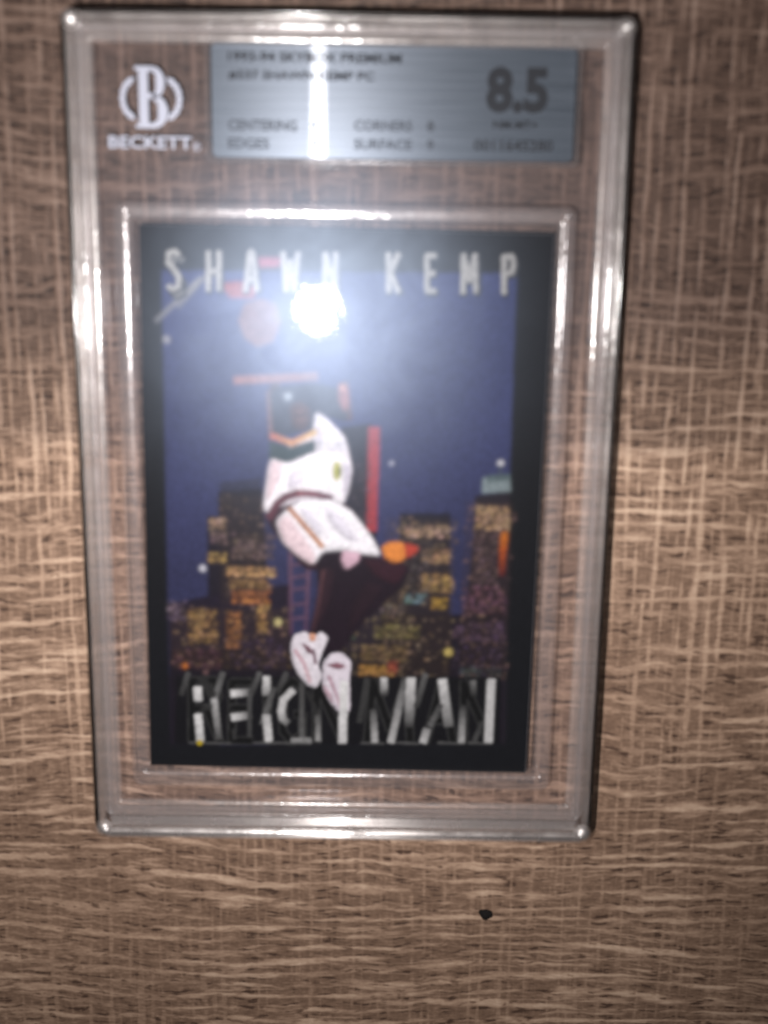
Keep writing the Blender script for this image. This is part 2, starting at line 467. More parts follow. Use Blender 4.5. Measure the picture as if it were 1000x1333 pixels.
# ------------------------------------------------------------------ card
# every printed mark in the card's own millimetres, back to front:
# p polygon, l stroke, d dot, w block of lit windows, g sky
PRINT = [
('g',(56,64,110),(50,52,86),[(-28.36,37.58),(26.24,38.41),(27.28,-39.2),(-28.36,-40.2)]),
('l',(120,120,125),(150,150,150),0.63,[(-29.45,29.85),(-22.35,36.57)]),
('l',(110,110,115),(110,110,115),0.51,[(-25.96,32.06),(-20.8,37.77)]),
('p',(140,70,74),[(-19.63,35.83),(-16.43,36.25),(-13.35,35.39),(-14.31,33.74),(-17.87,33.65)],0),
('p',(150,70,90),[(-13.6,39.89),(-10.06,39.87),(-10.28,38.59),(-13.35,38.41)],0),
('p',(112,84,88),[(-15.73,32.88),(-13.12,33.76),(-10.74,32.88),(-10.01,30.08),(-11.21,27.09),(-13.72,26.2),(-15.75,27.57),(-16.69,30.15)],0),
('d',(150,150,160),(-27.83,27.06),0.61),
('p',(42,42,66),[(-19.74,4.56),(-13.11,5.47),(-12.49,-4.39),(-11.8,-40.38),(-20.09,-40.57)],0),
('p',(30,25,37),[(-20.01,3.05),(-12.87,3.72),(-11.85,-17.36),(-10.51,-40.07),(-19.57,-40.28)],0),
('p',(30,25,37),[(-21.77,-1.04),(-18.55,-0.95),(-18.27,-40.25),(-21.9,-40.33)],0),
('p',(33,26,42),[(-28.33,-15.9),(-18.13,-13.57),(-8.1,-12.04),(-7.27,-40.0),(-28.37,-40.48)],0),
('p',(32,28,42),[(-0.46,13.94),(4.39,14.54),(5.53,-3.97),(3.09,-6.59),(0.19,3.52)],0),
('l',(162,66,76),(160,60,68),1.77,[(4.77,13.82),(4.76,-2.71)]),
('p',(30,27,42),[(9.15,0.2),(17.44,0.38),(17.88,-15.36),(18.48,-39.41),(7.6,-39.65),(7.08,-16.92),(9.78,-14.23)],0),
('p',(34,28,44),[(0.14,-9.24),(9.35,-7.73),(11.49,-39.56),(-1.45,-39.87)],0),
('p',(36,30,40),[(21.15,3.38),(26.79,4.14),(28.06,-39.19),(21.07,-39.34),(20.45,-16.62),(21.18,-3.6)],0),
('p',(28,22,34),[(7.08,-16.92),(26.89,-16.47),(27.41,-39.2),(-0.15,-39.83)],0),
('p',(26,20,30),[(-28.09,-23.72),(26.94,-23.12),(27.28,-39.2),(-28.1,-40.2)],0),
('w',(104,80,58),(-27.97,-16.41),(-8.01,-26.88),0.14,0),
('w',(96,76,60),(-19.76,2.55),(-11.85,-16.04),0.14,0),
('w',(104,84,62),(6.95,-0.61),(18.32,-27.89),0.14,0),
('w',(96,72,62),(19.71,2.47),(27.53,-27.68),0.14,0),
('w',(92,76,54),(-0.6,-9.52),(11.17,-28.06),0.14,0),
('w',(150,120,92),(-21.53,-1.53),(-19.19,-3.26),0.8,0),
('w',(120,95,85),(-21.18,-3.69),(-18.96,-5.56),0.7,0),
('w',(150,118,70),(-21.83,-7.17),(-18.85,-8.65),0.8,0),
('w',(88,70,62),(-17.83,-3.74),(-11.12,-7.96),0.6,0),
('w',(168,128,80),(-18.61,-9.68),(-10.98,-10.92),0.9,0),
('w',(150,112,66),(-18.24,-11.74),(-11.73,-13.03),0.85,0),
('w',(150,92,50),(-17.75,-13.56),(-11.84,-15.65),0.9,0),
('w',(165,125,70),(-13.74,-15.96),(-12.09,-20.54),0.6,1),
('w',(110,92,100),(-28.46,-15.51),(-25.73,-18.74),0.6,0),
('w',(130,98,58),(-24.95,-16.88),(-20.46,-22.6),0.62,0),
('w',(140,92,50),(-18.78,-17.26),(-16.53,-23.32),0.8,1),
('w',(80,50,54),(-27.83,-23.71),(-19.48,-27.14),0.4,0),
('w',(60,45,60),(-18.17,-21.48),(-9.28,-26.64),0.3,0),
('w',(160,128,100),(10.2,-1.81),(17.21,-3.7),0.8,0),
('w',(160,122,84),(13.04,-5.59),(17.37,-7.94),0.85,0),
('w',(150,116,66),(13.17,-9.85),(17.92,-13.0),0.8,0),
('w',(172,132,54),(14.81,-14.12),(17.14,-15.77),0.9,0),
('w',(90,112,108),(10.52,-13.43),(13.57,-14.8),0.8,0),
('w',(92,78,66),(6.53,-15.23),(10.36,-16.98),0.6,0),
('w',(118,104,62),(5.48,-18.68),(12.88,-21.03),0.7,0),
('w',(112,88,56),(3.39,-22.32),(11.09,-24.96),0.6,0),
('w',(140,100,46),(3.21,-26.08),(8.86,-27.7),0.8,0),
('w',(150,70,50),(7.9,-24.9),(9.36,-27.28),0.9,0),
('w',(66,80,60),(-1.5,-17.12),(2.36,-21.28),0.6,0),
('w',(70,60,56),(9.76,-3.87),(14.52,-12.81),0.35,0),
('w',(160,126,90),(21.36,1.49),(26.84,-2.2),0.8,1),
('w',(84,64,60),(21.26,-2.32),(25.51,-11.25),0.5,0),
('w',(92,60,66),(20.01,-12.03),(26.76,-16.47),0.5,0),
('w',(76,56,66),(18.47,-17.72),(26.72,-21.25),0.45,0),
('w',(60,46,58),(18.63,-21.97),(26.74,-27.16),0.35,0),
('w',(58,66,60),(20.03,-25.69),(26.49,-27.43),0.4,0),
('w',(70,56,58),(0.35,8.52),(4.23,-1.44),0.35,0),
('p',(128,142,146),[(22.26,6.29),(26.67,6.89),(26.91,4.14),(22.25,3.78)],0),
('p',(84,100,104),[(22.99,6.69),(26.65,7.02),(26.7,6.02),(23.03,5.56)],0),
('d',(215,215,220),(25.11,8.73),0.51),
('l',(70,80,90),(70,80,90),0.38,[(25.12,8.36),(25.08,6.61)]),
('l',(190,110,40),(190,96,36),1.14,[(26.25,-2.72),(26.12,-5.41)]),
('l',(180,84,36),(90,34,36),1.01,[(26.12,-5.41),(26.07,-9.68)]),
('d',(196,176,104),(17.91,-23.19),0.71),
('d',(196,184,130),(-10.32,-18.65),0.66),
('d',(205,205,215),(-22.61,-9.77),0.56),
('d',(190,110,50),(-25.72,-26.61),0.51),
('d',(120,90,90),(-22.29,-27.61),0.41),
('d',(170,172,190),(7.71,8.32),0.41),
('l',(112,84,104),(90,62,86),0.51,[(-8.37,-6.21),(-8.17,-20.59)]),
('l',(112,84,104),(90,62,86),0.51,[(-5.37,-8.08),(-5.76,-20.54)]),
('l',(104,76,96),(104,76,96),0.38,[(-8.11,-8.92),(-5.62,-8.47)]),
('l',(104,76,96),(104,76,96),0.38,[(-8.1,-10.99),(-5.6,-10.54)]),
('l',(104,76,96),(104,76,96),0.38,[(-8.09,-13.08),(-5.58,-12.62)]),
('l',(104,76,96),(104,76,96),0.38,[(-8.07,-15.7),(-5.56,-15.24)]),
('l',(104,76,96),(104,76,96),0.38,[(-8.06,-18.07),(-5.53,-17.61)]),
('p',(48,24,36),[(-12.61,1.33),(-8.18,3.32),(-0.79,3.5),(6.83,-6.25),(4.38,-8.5),(-5.61,-10.02),(-9.13,-5.85),(-11.87,-2.33)],2),
('p',(34,18,34),[(-3.77,-6.24),(0.08,-5.38),(3.34,-6.84),(6.85,-7.28),(10.88,-8.35),(9.24,-12.67),(6.04,-15.63),(2.28,-17.3),(-0.42,-22.4),(-4.21,-23.83),(-5.02,-19.19),(-3.33,-11.92)],2),
('p',(58,22,40),[(3.09,-6.85),(6.85,-7.28),(11.13,-8.6),(9.46,-11.62),(6.18,-10.66)],2),
('p',(226,138,64),[(6.31,-5.49),(7.78,-4.56),(9.77,-4.64),(10.56,-5.9),(10.1,-7.72),(8.37,-8.14),(6.85,-7.28)],2),
('p',(186,70,56),[(10.02,-4.64),(12.53,-5.34),(12.07,-6.39),(10.35,-7.45)],2),
('p',(31,18,30),[(-4.13,-7.27),(-0.15,-6.41),(4.1,-7.08),(11.38,-8.72),(9.97,-12.14),(7.03,-15.08),(4.32,-17.78),(1.11,-22.11),(-0.39,-24.01),(-4.97,-23.85),(-5.26,-20.12),(-3.8,-14.55)],2),
('p',(52,24,36),[(3.11,-7.36),(10.88,-8.74),(8.96,-11.9),(5.68,-10.67)],2),
('p',(44,26,36),[(-3.11,-9.06),(-1.1,-9.53),(-2.03,-15.29),(-4.0,-19.3),(-4.53,-17.19)],2),
('p',(38,22,32),[(4.19,-11.23),(6.97,-12.2),(4.04,-16.47),(1.07,-20.24),(1.76,-15.73)],2),
('l',(92,60,64),(70,44,52),0.51,[(-2.98,-9.58),(-3.67,-15.07),(-4.63,-19.84)]),
('l',(92,64,62),(74,50,52),1.65,[(-10.94,19.91),(-11.17,12.47)]),
('l',(104,72,68),(84,56,56),1.65,[(-0.21,20.76),(0.49,15.31)]),
('p',(64,48,52),[(-11.66,20.49),(-9.98,20.78),(-9.22,13.24),(-10.92,11.98),(-11.89,13.18)],2),
('p',(50,52,66),[(-11.67,19.77),(-5.04,20.89),(-0.2,19.92),(0.86,14.71),(-3.65,15.83),(-4.48,13.6),(-9.95,12.25),(-11.53,13.19)],2),
('l',(138,96,96),(124,92,94),1.27,[(-17.22,20.97),(-4.45,21.87)]),
('l',(104,84,90),(120,92,94),0.63,[(-12.03,19.28),(-11.53,11.71)]),
('p',(70,74,88),[(-10.45,19.31),(-7.8,19.86),(-7.78,17.19),(-9.96,16.9)],2),
('d',(150,160,170),(-8.89,18.62),0.61),
('p',(140,92,92),[(-0.93,20.74),(0.53,20.42),(0.81,17.64),(0.11,16.15),(-1.01,18.08)],2),
('d',(170,124,112),(-0.32,20.16),0.51),
('p',(74,52,52),[(-8.75,17.17),(-6.82,17.95),(-5.36,16.76),(-5.34,14.32),(-6.54,13.06),(-8.25,13.76)],2),
('p',(104,74,70),[(-7.78,16.46),(-6.57,16.73),(-6.07,15.03),(-7.27,14.27)],2),
('l',(40,30,34),(40,30,34),0.38,[(-7.78,15.61),(-5.96,15.77)]),
('p',(222,216,224),[(-11.65,8.99),(-5.32,12.6),(0.29,12.23),(1.35,7.55),(0.46,2.26),(-5.71,2.13),(-11.62,0.22),(-12.37,3.23)],2),
('p',(225,222,230),[(-4.5,16.42),(-2.42,15.0),(0.29,12.23),(0.58,10.02),(-4.57,10.15),(-5.06,12.11)],2),
('l',(180,100,86),(200,150,96),0.89,[(-11.41,12.33),(-8.24,11.17)]),
('l',(200,140,96),(210,178,120),0.89,[(-8.24,11.17),(-4.34,13.11)]),
('p',(40,56,56),[(-11.77,11.46),(-8.6,10.55),(-4.58,11.88),(-4.43,9.28),(-8.58,7.45),(-11.89,8.62)],0),
('p',(244,240,246),[(-11.76,8.74),(-8.94,7.82),(-4.55,9.9),(-0.15,9.76),(1.47,7.55),(0.81,3.41),(-0.02,1.37),(-2.26,2.46),(-7.07,3.48),(-10.03,2.28),(-11.88,-0.42),(-12.86,0.44)],2),
('p',(226,206,212),[(-11.64,8.49),(-9.43,7.8),(-10.89,3.27),(-12.37,1.34)],2),
('p',(214,208,222),[(-4.12,14.34),(-2.9,13.88),(-3.36,11.17),(-4.44,10.89)],2),
('p',(222,216,228),[(-8.2,6.83),(-5.76,7.64),(-6.71,4.37),(-9.17,3.55)],2),
('p',(206,200,214),[(-0.14,8.76),(1.35,7.3),(0.68,3.54),(-0.04,2.26),(0.15,6.03)],2),
('d',(168,170,176),(-3.6,11.41),0.3),
('d',(168,170,176),(-2.62,11.19),0.3),
('d',(168,170,176),(-1.65,11.32),0.3),
('d',(168,170,176),(-0.66,11.1),0.3),
('p',(186,186,96),[(-1.6,8.24),(-0.5,8.51),(-0.33,5.77),(-1.19,5.0),(-1.7,6.23)],2),
('p',(120,124,70),[(-0.86,7.75),(-0.12,7.27),(-0.33,5.77),(-0.84,6.0)],2),
('l',(92,50,62),(98,54,64),1.27,[(-11.87,-1.05),(-10.52,1.38),(-9.16,2.42),(-7.2,3.1)]),
('l',(132,62,72),(84,44,62),1.01,[(-7.2,3.1),(-4.49,3.04),(-1.76,2.47)]),
('p',(246,244,250),[(-10.76,-1.54),(-8.54,0.8),(-5.96,2.12),(-1.52,2.1),(1.48,0.27),(4.52,-3.48),(6.47,-7.03),(3.09,-6.72),(0.1,-6.15),(-3.14,-6.48),(-4.74,-8.84),(-7.12,-7.35),(-9.75,-4.96)],2),
('p',(228,206,212),[(-10.5,-1.79),(-8.91,-0.22),(-4.13,-7.02),(-4.74,-8.84),(-7.37,-7.09),(-9.62,-4.83)],2),
('p',(216,180,196),[(0.1,-6.15),(3.09,-6.46),(2.63,-8.15),(0.65,-9.49),(-0.13,-7.95)],2),
('p',(224,220,232),[(-3.23,0.92),(-0.74,-0.04),(3.06,-4.79),(0.81,-4.59),(-1.71,-2.1)],2),
('p',(226,222,234),[(-7.17,0.32),(-5.45,0.87),(-3.18,-2.89),(-3.67,-4.18)],2),
('l',(170,104,52),(186,120,60),0.82,[(-8.54,0.54),(-6.17,-2.2),(-3.15,-5.71)]),
('b',9),
('p',(15,14,19),[(-27.14,-28.4),(26.75,-27.43),(27.03,-39.21),(-27.59,-40.46)],0),
('l',(62,62,62),(62,62,62),1.52,[(-24.74,-39.99),(-24.61,-29.15),(-20.77,-29.07),(-20.28,-31.77),(-21.32,-33.97),(-24.15,-34.04)]),
('l',(12,12,12),(12,12,12),1.08,[(-24.74,-39.99),(-24.61,-29.15),(-20.77,-29.07),(-20.28,-31.77),(-21.32,-33.97),(-24.15,-34.04)]),
('l',(62,62,62),(62,62,62),1.52,[(-22.35,-34.0),(-20.09,-39.87)]),
('l',(12,12,12),(12,12,12),1.08,[(-22.35,-34.0),(-20.09,-39.87)]),
('l',(62,62,62),(62,62,62),1.52,[(-14.9,-29.2),(-17.95,-29.27),(-18.02,-39.69),(-14.78,-39.61)]),
('l',(12,12,12),(12,12,12),1.08,[(-14.9,-29.2),(-17.95,-29.27),(-18.02,-39.69),(-14.78,-39.61)]),
('l',(62,62,62),(62,62,62),1.52,[(-17.98,-33.9),(-15.41,-33.84)]),
('l',(12,12,12),(12,12,12),1.08,[(-17.98,-33.9),(-15.41,-33.84)]),
('l',(62,62,62),(62,62,62),1.52,[(-12.08,-28.6),(-12.07,-39.83)]),
('l',(12,12,12),(12,12,12),1.08,[(-12.08,-28.6),(-12.07,-39.83)]),
('l',(62,62,62),(62,62,62),1.52,[(-6.19,-30.08),(-7.99,-28.77),(-9.52,-30.7),(-9.48,-37.83),(-7.93,-39.74),(-6.13,-38.31),(-6.15,-34.72),(-7.44,-34.75)]),
('l',(12,12,12),(12,12,12),1.08,[(-6.19,-30.08),(-7.99,-28.77),(-9.52,-30.7),(-9.48,-37.83),(-7.93,-39.74),(-6.13,-38.31),(-6.15,-34.72),(-7.44,-34.75)]),
('l',(62,62,62),(62,62,62),1.52,[(-3.79,-39.64),(-3.9,-28.68),(0.61,-39.26),(0.44,-28.58)]),
('l',(12,12,12),(12,12,12),1.08,[(-3.79,-39.64),(-3.9,-28.68),(0.61,-39.26),(0.44,-28.58)]),
('l',(62,62,62),(62,62,62),1.52,[(4.75,-39.45),(5.56,-28.46),(8.58,-37.14),(11.18,-28.33),(12.0,-39.28)]),
('l',(12,12,12),(12,12,12),1.08,[(4.75,-39.45),(5.56,-28.46),(8.58,-37.14),(11.18,-28.33),(12.0,-39.28)]),
('l',(62,62,62),(62,62,62),1.52,[(14.59,-39.21),(17.06,-28.19),(19.25,-39.11)]),
('l',(12,12,12),(12,12,12),1.08,[(14.59,-39.21),(17.06,-28.19),(19.25,-39.11)]),
('l',(62,62,62),(62,62,62),1.52,[(15.5,-35.33),(18.33,-35.26)]),
('l',(12,12,12),(12,12,12),1.08,[(15.5,-35.33),(18.33,-35.26)]),
('l',(62,62,62),(62,62,62),1.52,[(21.06,-39.06),(20.65,-28.38),(25.32,-38.69),(25.0,-28.28)]),
('l',(12,12,12),(12,12,12),1.08,[(21.06,-39.06),(20.65,-28.38),(25.32,-38.69),(25.0,-28.28)]),
('p',(228,222,230),[(-8.28,-22.59),(-7.66,-20.71),(-5.76,-20.14),(-4.49,-21.17),(-3.23,-20.07),(-1.95,-21.11),(-2.94,-23.54),(-3.68,-25.97),(-2.89,-27.84),(-3.89,-30.03),(-5.43,-29.52),(-6.98,-27.67),(-8.01,-25.27)],2),
('p',(120,80,92),[(-6.51,-22.01),(-4.98,-22.78),(-4.46,-24.1),(-5.48,-23.86)],2),
('p',(226,168,140),[(-5.26,-20.39),(-3.99,-20.63),(-4.22,-21.96),(-5.12,-21.72)],2),
('l',(196,160,170),(220,190,196),0.63,[(-7.52,-23.37),(-5.97,-25.75),(-4.92,-28.97)]),
('l',(110,84,96),(120,90,100),0.51,[(-4.47,-23.3),(-4.06,-25.71)]),
('p',(226,218,228),[(-2.92,-25.41),(-1.42,-23.76),(0.36,-23.73),(1.92,-25.3),(1.58,-28.01),(1.81,-33.85),(0.54,-34.85),(-1.55,-32.57),(-2.87,-30.01)],2),
('l',(180,140,154),(200,176,186),0.51,[(-1.87,-27.82),(-0.55,-31.04),(0.27,-33.75)]),
('p',(140,96,108),[(-2.41,-25.94),(-0.37,-25.35),(1.17,-26.13),(-0.35,-26.7)],2),
('p',(200,170,182),[(-2.87,-29.19),(-1.57,-30.52),(-0.77,-32.96),(-2.34,-31.08)],2),
('l',(80,80,80),(60,60,60),0.86,[(-25.22,-27.81),(-26.42,-31.64)]),
('l',(230,230,230),(200,200,200),1.4,[(-23.72,-30.48),(-23.61,-32.52)]),
('l',(235,235,235),(200,200,200),1.29,[(-23.65,-35.26),(-23.32,-39.81)]),
('l',(90,90,90),(120,120,120),0.97,[(-19.48,-27.68),(-21.19,-33.43)]),
('l',(180,180,180),(80,80,80),1.08,[(-20.92,-32.47),(-20.21,-39.46)]),
('l',(46,46,46),(46,46,46),1.51,[(-23.06,-28.58),(-21.3,-31.79)]),
('l',(60,60,60),(40,40,40),0.86,[(-21.45,-33.43),(-23.13,-34.43)]),
('l',(235,235,235),(90,90,90),1.29,[(-17.97,-31.31),(-14.77,-30.96)]),
('l',(230,230,230),(100,100,100),1.29,[(-17.87,-35.54),(-14.9,-35.06)]),
('l',(80,80,80),(70,70,70),0.75,[(-15.02,-30.83),(-15.04,-38.78)]),
('l',(96,96,96),(60,60,60),0.86,[(-13.36,-27.54),(-14.64,-31.09)]),
('l',(60,60,60),(60,60,60),0.65,[(-17.74,-37.75),(-17.5,-39.4)]),
('l',(220,220,220),(150,150,150),1.29,[(-12.2,-28.33),(-12.21,-31.31)]),
('l',(80,80,80),(110,110,110),0.97,[(-11.06,-30.2),(-12.85,-36.53)]),
('l',(190,190,190),(225,225,225),1.29,[(-12.2,-35.14),(-11.81,-39.54)]),
('l',(80,80,80),(60,60,60),0.86,[(-8.89,-27.44),(-10.28,-30.72)]),
('l',(205,205,205),(200,200,200),1.18,[(-7.85,-30.53),(-9.38,-32.2),(-9.76,-34.25)]),
('l',(210,210,210),(120,120,120),1.18,[(-9.76,-34.25),(-9.49,-35.62),(-8.72,-36.29)]),
('l',(70,70,70),(100,100,100),0.86,[(-6.33,-29.14),(-6.25,-39.14)]),
('l',(150,150,150),(140,140,140),0.97,[(-7.93,-39.46),(-4.82,-39.39)]),
('l',(60,60,60),(160,160,160),0.97,[(-3.59,-33.98),(-3.53,-39.36)]),
('l',(40,40,40),(50,50,50),0.75,[(-5.42,-30.61),(-3.58,-34.67)]),
('l',(232,232,232),(215,215,215),1.4,[(0.7,-28.83),(0.61,-39.54)]),
('l',(210,210,210),(70,70,70),1.18,[(7.34,-28.14),(7.4,-30.86)]),
('l',(60,60,60),(60,60,60),0.97,[(4.53,-28.21),(3.4,-35.88)]),
('l',(80,80,80),(190,190,190),1.08,[(5.67,-33.77),(6.05,-39.41)]),
('l',(80,80,80),(190,190,190),1.18,[(10.91,-28.06),(8.77,-39.35)]),
('l',(215,215,215),(70,70,70),1.51,[(11.81,-28.04),(11.79,-36.37)]),
('l',(100,100,100),(60,60,60),0.97,[(14.22,-27.18),(12.85,-32.92)]),
('l',(220,220,220),(120,120,120),1.51,[(17.06,-28.19),(18.36,-36.09)]),
('l',(70,70,70),(110,110,110),0.97,[(16.95,-32.55),(15.27,-36.3)]),
('l',(150,150,150),(205,205,205),1.29,[(14.78,-36.99),(14.2,-39.23)]),
('l',(120,120,120),(50,50,50),0.97,[(22.18,-28.21),(22.4,-30.65)]),
('l',(60,60,60),(185,185,185),1.08,[(20.69,-32.74),(20.67,-39.08)]),
('l',(205,205,205),(215,215,215),1.4,[(25.25,-28.0),(25.2,-38.97)]),
('l',(60,60,60),(80,80,80),0.86,[(24.01,-35.41),(22.86,-38.75)]),
('l',(95,95,95),(95,95,95),0.32,[(-25.13,-40.27),(-18.27,-40.25)]),
('l',(95,95,95),(95,95,95),0.32,[(-14.39,-40.02),(-4.68,-39.94)]),
('l',(95,95,95),(95,95,95),0.32,[(3.72,-39.61),(7.6,-39.65)]),
('l',(95,95,95),(95,95,95),0.32,[(9.54,-39.47),(13.43,-39.53)]),
('l',(95,95,95),(95,95,95),0.32,[(16.66,-39.3),(21.2,-39.34)]),
('l',(95,95,95),(95,95,95),0.32,[(21.84,-39.19),(25.73,-39.24)]),
('d',(196,172,36),(-23.45,-40.23),0.51),
('l',(52,54,60),(52,54,60),1.08,[(-24.95,38.94),(-25.64,39.5),(-26.65,39.24),(-26.78,37.74),(-25.89,36.84),(-25.0,35.7),(-25.12,34.17),(-26.14,33.69),(-26.83,34.26)]),
('l',(168,168,166),(160,160,160),0.82,[(-25.29,39.27),(-25.9,39.84),(-26.78,39.59),(-26.9,38.09),(-26.12,37.18),(-25.34,36.03),(-25.45,34.52),(-26.34,34.03),(-26.96,34.61)]),
('l',(52,54,60),(52,54,60),1.08,[(-25.41,39.62),(-26.11,40.18),(-27.11,39.93),(-27.23,38.43),(-26.34,37.52),(-25.46,36.38),(-25.59,34.87),(-26.61,34.38),(-27.3,34.94)]),
('l',(168,168,166),(160,160,160),0.82,[(-25.75,39.96),(-26.36,40.51),(-27.25,40.26),(-27.36,38.76),(-26.58,37.86),(-25.8,36.72),(-25.91,35.21),(-26.81,34.72),(-27.42,35.29)]),
('l',(52,54,60),(52,54,60),1.08,[(-21.09,40.22),(-21.15,34.43)]),
('l',(52,54,60),(52,54,60),1.08,[(-19.28,40.27),(-19.33,34.48)]),
('l',(52,54,60),(52,54,60),1.08,[(-21.11,37.34),(-19.3,37.38)]),
('l',(168,168,166),(160,160,160),0.82,[(-21.21,40.56),(-21.27,34.78)]),
('l',(168,168,166),(160,160,160),0.82,[(-19.62,40.61),(-19.67,34.82)]),
('l',(168,168,166),(160,160,160),0.82,[(-21.24,37.68),(-19.65,37.72)]),
('l',(52,54,60),(52,54,60),1.08,[(-15.44,34.5),(-14.62,40.3),(-14.22,40.32),(-13.42,34.55)]),
('l',(52,54,60),(52,54,60),1.08,[(-15.02,36.25),(-13.82,36.28)]),
('l',(168,168,166),(160,160,160),0.82,[(-15.55,34.84),(-14.82,40.65),(-14.47,40.66),(-13.77,34.89)]),
('l',(168,168,166),(160,160,160),0.82,[(-15.19,36.6),(-14.13,36.62)]),
('l',(52,54,60),(52,54,60),1.08,[(-9.71,40.35),(-9.08,34.58),(-8.4,39.23),(-7.67,34.61),(-7.11,40.41)]),
('l',(168,168,166),(160,160,160),0.82,[(-9.79,40.7),(-9.24,34.92),(-8.64,39.57),(-7.99,34.95),(-7.49,40.75)]),
('l',(52,54,60),(52,54,60),1.08,[(-3.12,34.64),(-3.18,40.43),(-1.3,34.69),(-1.38,40.48)]),
('l',(168,168,166),(160,160,160),0.82,[(-3.25,34.99),(-3.31,40.78),(-1.65,35.03),(-1.72,40.82)]),
('l',(52,54,60),(52,54,60),1.08,[(6.58,40.6),(6.72,34.8)]),
('l',(52,54,60),(52,54,60),1.08,[(8.28,40.64),(6.94,37.72),(8.43,34.85)]),
('l',(168,168,166),(160,160,160),0.82,[(6.42,40.94),(6.57,35.15)]),
('l',(168,168,166),(160,160,160),0.82,[(7.92,40.98),(6.76,38.07),(8.08,35.19)]),
('l',(52,54,60),(52,54,60),1.08,[(13.96,40.47),(12.46,40.44),(12.63,35.11),(14.14,35.14)]),
('l',(52,54,60),(52,54,60),1.08,[(12.54,37.78),(13.85,37.81)]),
('l',(168,168,166),(160,160,160),0.82,[(13.62,40.81),(12.3,40.78),(12.47,35.46),(13.8,35.49)]),
('l',(168,168,166),(160,160,160),0.82,[(12.38,38.13),(13.53,38.16)]),
('l',(52,54,60),(52,54,60),1.08,[(18.17,34.93),(18.05,40.73),(19.2,36.71),(20.05,40.78),(20.39,34.99)]),
('l',(168,168,166),(160,160,160),0.82,[(18.05,35.28),(17.91,41.07),(18.96,37.05),(19.68,41.12),(20.01,35.33)]),
('l',(52,54,60),(52,54,60),1.08,[(24.53,35.01),(24.27,40.58),(25.67,40.61),(26.03,39.58),(25.79,38.18),(24.49,37.92)]),
('l',(168,168,166),(160,160,160),0.82,[(24.37,35.36),(24.12,40.92),(25.36,40.95),(25.66,39.91),(25.47,38.52),(24.32,38.27)]),
]

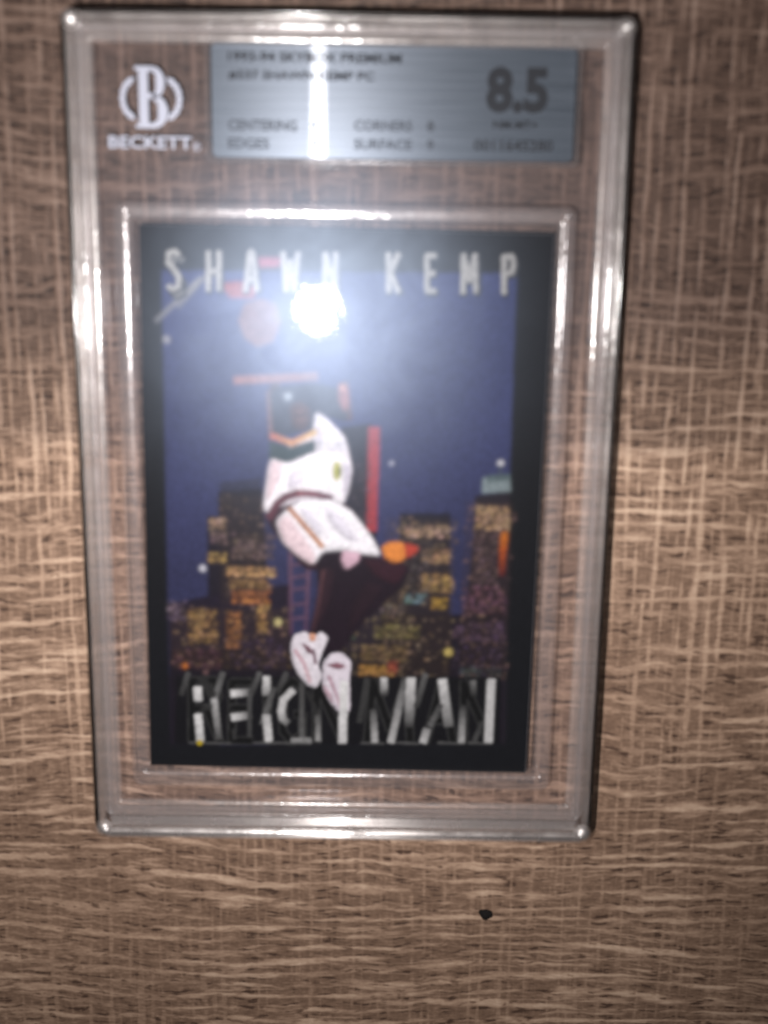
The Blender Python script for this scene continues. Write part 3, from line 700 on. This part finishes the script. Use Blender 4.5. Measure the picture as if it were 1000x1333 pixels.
def raster():
    st = .1
    W, H = 63.5, 88.9
    nx, ny = int(W / st) + 1, int(round(H / st)) + 1
    xs = np.linspace(-W / 2, W / 2, nx); ys = np.linspace(-H / 2, H / 2, ny)
    XX, YY = np.meshgrid(xs, ys)
    img = np.empty((ny, nx, 3)); img[:] = s2l((19, 20, 25))
    def box(x0, y0, x1, y1, pad=.5):
        i0, i1 = np.searchsorted(xs, [min(x0, x1) - pad, max(x0, x1) + pad]); j0, j1 = np.searchsorted(ys, [min(y0, y1) - pad, max(y0, y1) + pad])
        return slice(j0, j1), slice(i0, i1)
    def inside(pts, sl):
        x, y = XX[sl], YY[sl]; r = np.zeros(x.shape, bool)
        for (ax, ay), (bx, by) in zip(pts, pts[1:] + pts[:1]):
            if ay == by: continue
            r ^= ((ay > y) != (by > y)) & (x < (bx - ax) * (y - ay) / (by - ay) + ax)
        return r
    for s in PRINT:
        k = s[0]
        if k == 'b':
            for _ in range(s[1]):
                img[1:-1] = (img[:-2] + 2 * img[1:-1] + img[2:]) / 4; img[:, 1:-1] = (img[:, :-2] + 2 * img[:, 1:-1] + img[:, 2:]) / 4
        elif k == 'g':
            pts = list(s[3]); sl = (slice(None), slice(None)); m = inside(pts, sl)
            t = np.clip((pts[0][1] - YY) / (pts[0][1] - pts[2][1]) * 1.6, 0, 1)[..., None]
            c = np.array(s2l(s[1])) * (1 - t) + np.array(s2l(s[2])) * t
            cl = sum(np.sin(XX * f + YY * h + p) for f, h, p in ((.11, .05, 1), (.05, -.13, 2), (.23, .1, .4), (-.17, .21, 3)))[..., None]
            img[m] = (c * (1 + .05 * cl))[m]
        elif k == 'p':
            pts = list(s[2])
            for _ in range(s[3]):
                pts = [(u[0] * (1 - t) + v[0] * t, u[1] * (1 - t) + v[1] * t) for u, v in zip(pts, pts[1:] + pts[:1]) for t in (.14, .86)]
            a = np.array(pts); sl = box(*a.min(0), *a.max(0), pad=1.5); m = inside(pts, sl)
            if s[3]:
                q = m.astype(float)
                for _ in range(26):
                    q[1:-1] = (q[:-2] + 2 * q[1:-1] + q[2:]) / 4; q[:, 1:-1] = (q[:, :-2] + 2 * q[:, 1:-1] + q[:, 2:]) / 4
                gy, gx = np.gradient(q)
                f = np.clip(.74 + .30 * q + 2.2 * gx * -.7 + 2.2 * gy * -.8, .4, 1.06)[..., None]
                img[sl][m] = (np.array(s2l(s[1])) * f)[m]
            else:
                img[sl][m] = s2l(s[1])
        elif k == 'l':
            c0, c1, w, pts = np.array(s2l(s[1])), np.array(s2l(s[2])), s[3], s[4]
            a = np.array(pts); sl = box(*a.min(0), *a.max(0), pad=w)
            x, y = XX[sl], YY[sl]; tot = sum(math.dist(p, q) for p, q in zip(pts, pts[1:])); acc = 0
            for p, q in zip(pts, pts[1:]):
                L = math.dist(p, q); ux, uy = (q[0] - p[0]) / L, (q[1] - p[1]) / L
                t = (x - p[0]) * ux + (y - p[1]) * uy; d = np.abs((x - p[0]) * uy - (y - p[1]) * ux)
                m = (d < w / 2) & (t > -w * .18) & (t < L + w * .18)
                f = np.clip((acc + t) / tot, 0, 1)[..., None]
                img[sl][m] = (c0 * (1 - f) + c1 * f)[m]; acc += L
        elif k == 'd':
            x, y = s[2]; r = s[3]; sl = box(x - r, y - r, x + r, y + r)
            d = np.hypot(XX[sl] - x, YY[sl] - y); m = d < r
            img[sl][m] = s2l(s[1])
        elif k == 'w':
            c = np.array(s2l(s[1])); (x0, y0), (x1, y1), dens, vert = s[2], s[3], s[4], s[5]
            pw, ph = (.32, .50) if vert else (.42, .40)
            sl = box(x0, y0, x1, y1, 0); img[sl] = img[sl] * .8 + c * .10
            y = min(y0, y1)
            while y < max(y0, y1):
                x = min(x0, x1); row = rng.uniform(.5, 1.3)
                while x < max(x0, x1):
                    run = pw * rng.uniform(.7, 1.6)
                    if rng.random() < dens:
                        sl = box(x, y, x + run * .86, y + ph * .68, 0)
                        img[sl] = c * row * rng.uniform(.45, 2.9) * np.array([.92, rng.uniform(.9, 1.1), rng.uniform(.9, 1.5)])
                    x += run
                y += ph
    # ink spread
    gr = rng.normal(0, 1, (ny // 4 + 1, nx // 4 + 1)).repeat(4, 0).repeat(4, 1)[:ny, :nx]
    img *= (1 + .10 * gr)[..., None]
    for _ in range(4):
        img[1:-1] = (img[:-2] + 2 * img[1:-1] + img[2:]) / 4
        img[:, 1:-1] = (img[:, :-2] + 2 * img[:, 1:-1] + img[:, 2:]) / 4
    return img[::2, ::2], xs[::2], ys[::2]

def build_card():
    card = empty('trading_card', (0, 0, 2.0), 'black bordered basketball trading card showing a dunking player over a night skyline', 'trading card')
    card.rotation_euler[2] = -0.0094
    plate('card_stock', 31.75, 44.45, .25, 1.62, 1.98, .05, M_STOCK, card)
    img, xs, ys = raster()
    ny, nx = img.shape[:2]
    X, Y = np.meshgrid(xs, ys)
    co = np.stack([X, Y, np.full(X.shape, 2.01)], -1).reshape(-1, 3)
    idx = np.arange(nx * ny).reshape(ny, nx)
    quads = np.stack([idx[:-1, :-1], idx[:-1, 1:], idx[1:, 1:], idx[1:, :-1]], -1).reshape(-1, 4)
    me = bpy.data.meshes.new('printed_face')
    me.vertices.add(len(co)); me.vertices.foreach_set('co', (co * MM).astype(np.float32).ravel())
    me.loops.add(quads.size); me.loops.foreach_set('vertex_index', quads.astype(np.int32).ravel())
    me.polygons.add(len(quads)); me.polygons.foreach_set('loop_start', np.arange(0, quads.size, 4, dtype=np.int32))
    me.update(calc_edges=True); me.validate()
    at = me.color_attributes.new('ink', 'FLOAT_COLOR', 'POINT')
    rgba = np.ones((nx * ny, 4), np.float32); rgba[:, :3] = np.clip(img.reshape(-1, 3) * .64, 0, .9)
    at.data.foreach_set('color', rgba.ravel())
    me.materials.append(M_PRINT)
    o = bpy.data.objects.new('printed_face', me); COL.objects.link(o); o.parent = card
build_card()

# ------------------------------------------------------------------ crumb
def build_crumb():
    bm = bmesh.new()
    bmesh.ops.create_icosphere(bm, subdivisions=2, radius=1.0)
    for v in bm.verts:
        x, y, z = v.co
        k = 1 + .25 * math.sin(5 * x + 2) * math.cos(4 * y + 1)
        w = 1.0 if y > 0 else max(.35, 1 + .8 * y)
        v.co = Vector((x * 1.35 * k * w, y * 1.05 * k, max(z, -.5) * .6 * k + .3)) * MM
    me = bpy.data.meshes.new('crumb'); bm.to_mesh(me); bm.free()
    me.materials.append(M_CRUMB)
    o = bpy.data.objects.new('crumb', me); COL.objects.link(o)
    o.location = Vector((25.8, -73.9, 0.02)) * MM
    o.rotation_euler[2] = -.15
    o['label'] = 'small dark crumb lying on the wood below the slab'
    o['category'] = 'crumb'
build_crumb()
